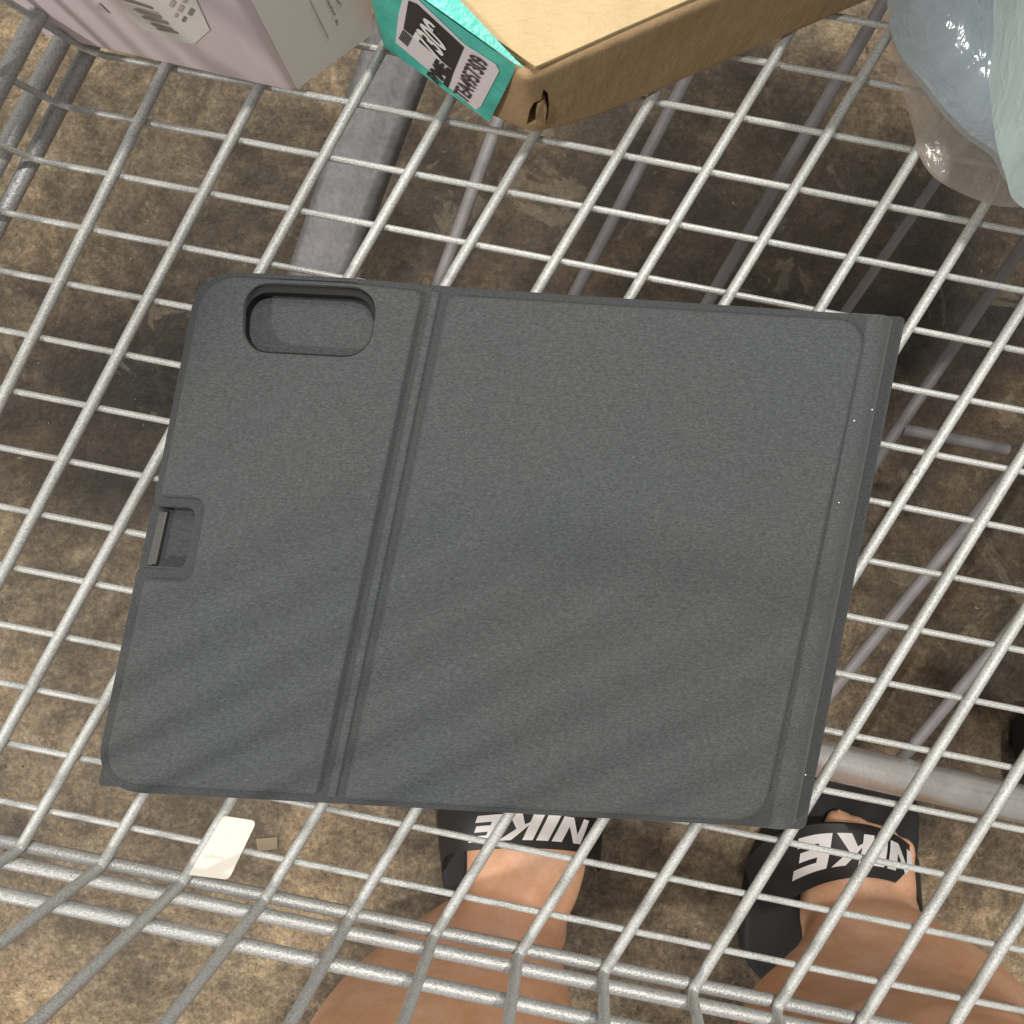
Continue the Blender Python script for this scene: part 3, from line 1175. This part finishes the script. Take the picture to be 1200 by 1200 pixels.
def loft(bm, secs, n=24):
    """secs: list of (centre, tangent, side, rx, ry) -> closed elliptical loft"""
    rings = []
    for c, t, s, rx, ry in secs:
        c, t, s = Vector(c), Vector(t).normalized(), Vector(s).normalized()
        u = t.cross(s).normalized()
        rings.append([bm.verts.new(c + s * rx * math.cos(2 * math.pi * k / n) + u * ry * math.sin(2 * math.pi * k / n)) for k in range(n)])
    for i in range(len(rings) - 1):
        for k in range(n):
            bm.faces.new((rings[i][k], rings[i][(k + 1) % n], rings[i + 1][(k + 1) % n], rings[i + 1][k]))
    bm.faces.new(rings[0][::-1])
    bm.faces.new(rings[-1])


def smooth_path(ctrl, n=6):
    """ctrl rows: (x,y,z,rx,ry)"""
    v = []
    for i in range(5):
        v.append(None)
    rows = []
    P_ = [ctrl[0]] + list(ctrl) + [ctrl[-1]]
    for i in range(1, len(P_) - 2):
        for k in range(n):
            t = k / n
            row = []
            for d in range(5):
                a, b, c, e = P_[i - 1][d], P_[i][d], P_[i + 1][d], P_[i + 2][d]
                row.append(0.5 * ((2 * b) + (c - a) * t + (2 * a - 5 * b + 4 * c - e) * t * t + (3 * b - a - 3 * c + e) * t ** 3))
            rows.append(row)
    rows.append(list(ctrl[-1]))
    return rows


def add_leg(bm, ctrl):
    rows = smooth_path(ctrl)
    secs = []
    for i, r in enumerate(rows):
        a = Vector(rows[max(0, i - 1)][:3])
        b = Vector(rows[min(len(rows) - 1, i + 1)][:3])
        secs.append((r[:3], b - a, (1, 0, 0), r[3], r[4]))
    loft(bm, secs)


def add_foot(bm, ctrl, axis):
    rows = smooth_path(ctrl)
    side = Vector((axis.y, -axis.x, 0)).normalized()
    secs = []
    for i, r in enumerate(rows):
        secs.append((r[:3], axis, side, r[3], r[4]))
    loft(bm, secs)


def toes(bm, base, axis, width, lens, r0):
    side = Vector((axis.y, -axis.x, 0)).normalized()
    for i, (u, l, r) in enumerate(lens):
        b = base + side * u * width
        tip = b + axis * l
        pts = [b - axis * 0.02 + Vector((0, 0, 0.006)), b + axis * l * 0.4 + Vector((0, 0, 0.006)), b + axis * l * 0.8 + Vector((0, 0, 0.001)), tip + Vector((0, 0, -0.003))]
        tube(bm, pts, [r * 1.05, r, r * 0.95, r * 0.6], 12)


bm = bmesh.new()
# left foot (toes hidden under the case) and leg
axl = Vector((0.02, 1, 0)).normalized()
q = lambda x, y, z: tuple(at(x, y, z))
add_foot(bm, [(*q(600, 1100, .040), .030, .024), (*q(602, 1085, .044), .044, .028), (*q(610, 1055, .050), .052, .034), (*q(617, 1010, .050), .057, .031),
              (*q(619, 955, .045), .060, .024), (*q(620, 900, .038), .058, .017)], axl)
toes(bm, at(620, 898, .036), axl, 0.056, [(-.8, .020, .009), (-.42, .028, .010), (-.05, .032, .0105), (.32, .035, .011), (.75, .038, .015)], 0)
add_leg(bm, [(*q(596, 1092, .045), .056, .036), (-.014, -.385, .070, .064, .037), (-.034, -.389, .100, .079, .039), (-.050, -.398, .155, .098, .043), (-.055, -.402, .235, .106, .052),
             (-.055, -.404, .330, .098, .056), (-.050, -.402, .420, .075, .053), (-.050, -.400, .480, .074, .053), (-.050, -.420, .600, .085, .066), (-.045, -.450, .760, .100, .080), (-.040, -.480, .880, .100, .085)])
# right foot and leg
axr = Vector((0.22, 1, 0)).normalized()
add_foot(bm, [(*q(985, 1112, .040), .030, .024), (*q(992, 1098, .044), .044, .028), (*q(1003, 1070, .050), .053, .034), (*q(1009, 1025, .049), .052, .031),
              (*q(1012, 1000, .043), .049, .024)], axr)
toes(bm, at(1014, 999, .034), axr, 0.045, [(.8, .020, .009), (.42, .026, .010), (.05, .029, .0105), (-.32, .031, .011), (-.72, .033, .014)], 0)
add_leg(bm, [(*q(1003, 1096, .045), .052, .037), (.322, -.386, .095, .064, .040), (.316, -.390, .130, .092, .044), (.300, -.393, .170, .114, .048), (.274, -.386, .235, .118, .053), (.248, -.358, .315, .108, .056), (.208, -.300, .420, .080, .055),
             (.196, -.272, .468, .078, .055), (.185, -.345, .600, .086, .068), (.170, -.435, .760, .100, .082), (.165, -.480, .880, .100, .085)])
# hips
loft(bm, [((.06, -.48, .80), (0, 0, 1), (1, 0, 0), .14, .075), ((.06, -.48, .86), (0, 0, 1), (1, 0, 0), .20, .098), ((.06, -.485, .94), (0, 0, 1), (1, 0, 0), .205, .105),
          ((.06, -.49, 1.06), (0, 0, 1), (1, 0, 0), .175, .095), ((.06, -.49, 1.10), (0, 0, 1), (1, 0, 0), .15, .08)])
bmesh.ops.recalc_face_normals(bm, faces=bm.faces)
raw = bpy.data.meshes.new('body_raw')
bm.to_mesh(raw)
bm.free()


def add_remesh(o):
    m = o.modifiers.new('r', 'REMESH')
    m.mode = 'VOXEL'
    m.voxel_size = 0.0042
    m.use_smooth_shade = True
    s = o.modifiers.new('s', 'SMOOTH')
    s.factor = 0.5
    s.iterations = 7


body = evaluated('body', raw, [add_remesh])
body.polygons.foreach_set('use_smooth', [True] * len(body.polygons))
link('body', body, M_SKIN, person)

# shorts
bm = bmesh.new()
for sx, pts in ((-1, [(-.050, -.388, .58), (-.045, -.45, .76), (-.04, -.48, .88)]), (1, [(.185, -.34, .58), (.170, -.435, .76), (.165, -.48, .88)])):
    secs = []
    for i, p in enumerate(pts):
        d = Vector(pts[min(2, i + 1)]) - Vector(pts[max(0, i - 1)])
        secs.append((p, d, (1, 0, 0), (.112, .116, .112)[i], (.094, .098, .098)[i]))
    loft(bm, secs)
loft(bm, [((.06, -.48, .80), (0, 0, 1), (1, 0, 0), .15, .086), ((.06, -.48, .86), (0, 0, 1), (1, 0, 0), .213, .112), ((.06, -.485, .94), (0, 0, 1), (1, 0, 0), .217, .118), ((.06, -.49, 1.08), (0, 0, 1), (1, 0, 0), .19, .11)])
bmesh.ops.recalc_face_normals(bm, faces=bm.faces)
raw = bpy.data.meshes.new('shorts_raw')
bm.to_mesh(raw)
bm.free()


def add_remesh2(o):
    m = o.modifiers.new('r', 'REMESH')
    m.mode = 'VOXEL'
    m.voxel_size = 0.008
    s = o.modifiers.new('s', 'SMOOTH')
    s.factor = 0.5
    s.iterations = 4


sh = evaluated('shorts', raw, [add_remesh2])
sh.polygons.foreach_set('use_smooth', [True] * len(sh.polygons))
link('shorts', sh, M_SHORTS, person)

# letter shapes (unit height, italic applied later)
LET = {
    'N': (1.0, [[(0, 0), (.30, 0), (.30, 1), (0, 1)], [(.70, 0), (1, 0), (1, 1), (.70, 1)], [(.30, 1), (.08, 1), (.70, 0), (.92, 0)]]),
    'I': (.34, [[(0, 0), (.34, 0), (.34, 1), (0, 1)]]),
    'K': (.98, [[(0, 0), (.30, 0), (.30, 1), (0, 1)], [(.30, .42), (.62, 1), (.96, 1), (.56, .50), (.30, .30)], [(.36, .52), (.58, .60), (.98, 0), (.62, 0)]]),
    'E': (.80, [[(0, 0), (.28, 0), (.28, 1), (0, 1)], [(.28, 0), (.78, 0), (.78, .25), (.28, .25)], [(.28, .38), (.70, .38), (.70, .62), (.28, .62)], [(.28, .76), (.80, .76), (.80, 1), (.28, 1)]]),
}


def word_polys(word, slant=0.28, gap=0.10):
    x = 0
    out = []
    for ch in word:
        w, polys = LET[ch]
        for p in polys:
            out.append([(x + a + slant * b, b) for a, b in p])
        x += w + gap
    W_ = x - gap + slant
    return [[(a / W_, b) for a, b in p] for p in out]


def sandal(back, front, sole_pts, label, tr, vr, parent):
    s_root_pts = [at(x, y, 0.013) for x, y in sole_pts]
    sp = [Vector((p.x, p.y)) for p in s_root_pts]
    sm = catmull([Vector((p.x, p.y, 0)) for p in sp + sp[:1]], 6)[:-1]
    sole = plate('sandal', [[p.xy for p in sm]], 0.003, 0.026, 0.006, M_BLACK, parent)
    B = catmull([at(*p) for p in back], 12)
    F = catmull([at(*p) for p in front], 12)
    N = len(B) - 1
    NV = 8

    def S(t, v):
        f = max(0, min(0.9999, t)) * N
        i = int(f)
        b = B[i].lerp(B[i + 1], f - i)
        g = F[i].lerp(F[i + 1], f - i)
        p = g.lerp(b, v)
        return p + Vector((0, 0, 0.004 * math.sin(math.pi * v) * math.sin(math.pi * t)))

    bm = bmesh.new()
    top = [[bm.verts.new(S(i / 48, j / NV)) for j in range(NV + 1)] for i in range(49)]
    mid = S(0.5, 0.5)
    mid.z = 0.02
    low = [[bm.verts.new(S(i / 48, j / NV) + (mid - S(i / 48, 0.5)).normalized() * 0.004) for j in range(NV + 1)] for i in range(49)]
    for i in range(48):
        for j in range(NV):
            bm.faces.new((top[i][j], top[i + 1][j], top[i + 1][j + 1], top[i][j + 1]))
            bm.faces.new((low[i][j], low[i][j + 1], low[i + 1][j + 1], low[i + 1][j]))
        bm.faces.new((top[i][0], low[i][0], low[i + 1][0], top[i + 1][0]))
        bm.faces.new((top[i][NV], top[i + 1][NV], low[i + 1][NV], low[i][NV]))
    for i in (0, 48):
        for j in range(NV):
            bm.faces.new((top[i][j], top[i][j + 1], low[i][j + 1], low[i][j]))
    bmesh.ops.recalc_face_normals(bm, faces=bm.faces)
    bm_obj('strap', bm, M_STRAP, sole, angle=60)
    # lettering raised on the strap, conforming to its curve
    bm = bmesh.new()
    for poly in word_polys('NIKE'):
        tmp = bmesh.new()
        tmp.faces.new([tmp.verts.new((a, b, 0)) for a, b in poly])
        bmesh.ops.triangulate(tmp, faces=tmp.faces)
        for _ in range(3):
            bmesh.ops.subdivide_edges(tmp, edges=list(tmp.edges), cuts=1, use_grid_fill=True)
        vm = {}
        for v in tmp.verts:
            t = tr[0] + (tr[1] - tr[0]) * v.co.x
            w = vr[0] + (vr[1] - vr[0]) * v.co.y
            p = S(t, w)
            dn = (S(t + .01, w) - S(t - .01, w)).cross(S(t, w + .02) - S(t, w - .02)).normalized()
            if dn.z < 0:
                dn = -dn
            vm[v] = bm.verts.new(p + dn * 0.0007)
        for f in tmp.faces:
            bm.faces.new([vm[v] for v in f.verts])
        tmp.free()
    bmesh.ops.recalc_face_normals(bm, faces=bm.faces)
    bm_obj('lettering', bm, M_WHITE, sole)
    return sole


sandal([(518, 1024, .022), (522, 1004, .045), (550, 997, .072), (615, 994, .083), (675, 998, .074), (698, 1006, .045), (703, 1022, .022)],
       [(512, 962, .022), (517, 945, .040), (552, 935, .062), (620, 930, .072), (685, 938, .063), (702, 950, .040), (707, 965, .022)],
       [(519, 960), (520, 1030), (545, 1070), (600, 1085), (644, 1074), (676, 1035), (696, 970), (688, 880), (640, 835), (580, 840), (535, 890)],
       None, (0.705, 0.33), (0.34, 0.83), person)
sandal([(888, 1075, .022), (912, 1062, .042), (960, 1037, .070), (1008, 1028, .082), (1048, 1034, .074), (1074, 1050, .048), (1082, 1070, .022)],
       [(872, 1012, .022), (898, 985, .040), (948, 967, .060), (1000, 966, .069), (1040, 974, .062), (1066, 990, .042), (1077, 1008, .022)],
       [(880, 1010), (868, 1080), (874, 1125), (905, 1146), (960, 1135), (1020, 1085), (1062, 1030), (1072, 960), (1060, 922), (1010, 905), (950, 915), (905, 960)],
       None, (0.83, 0.24), (0.16, 0.74), person)
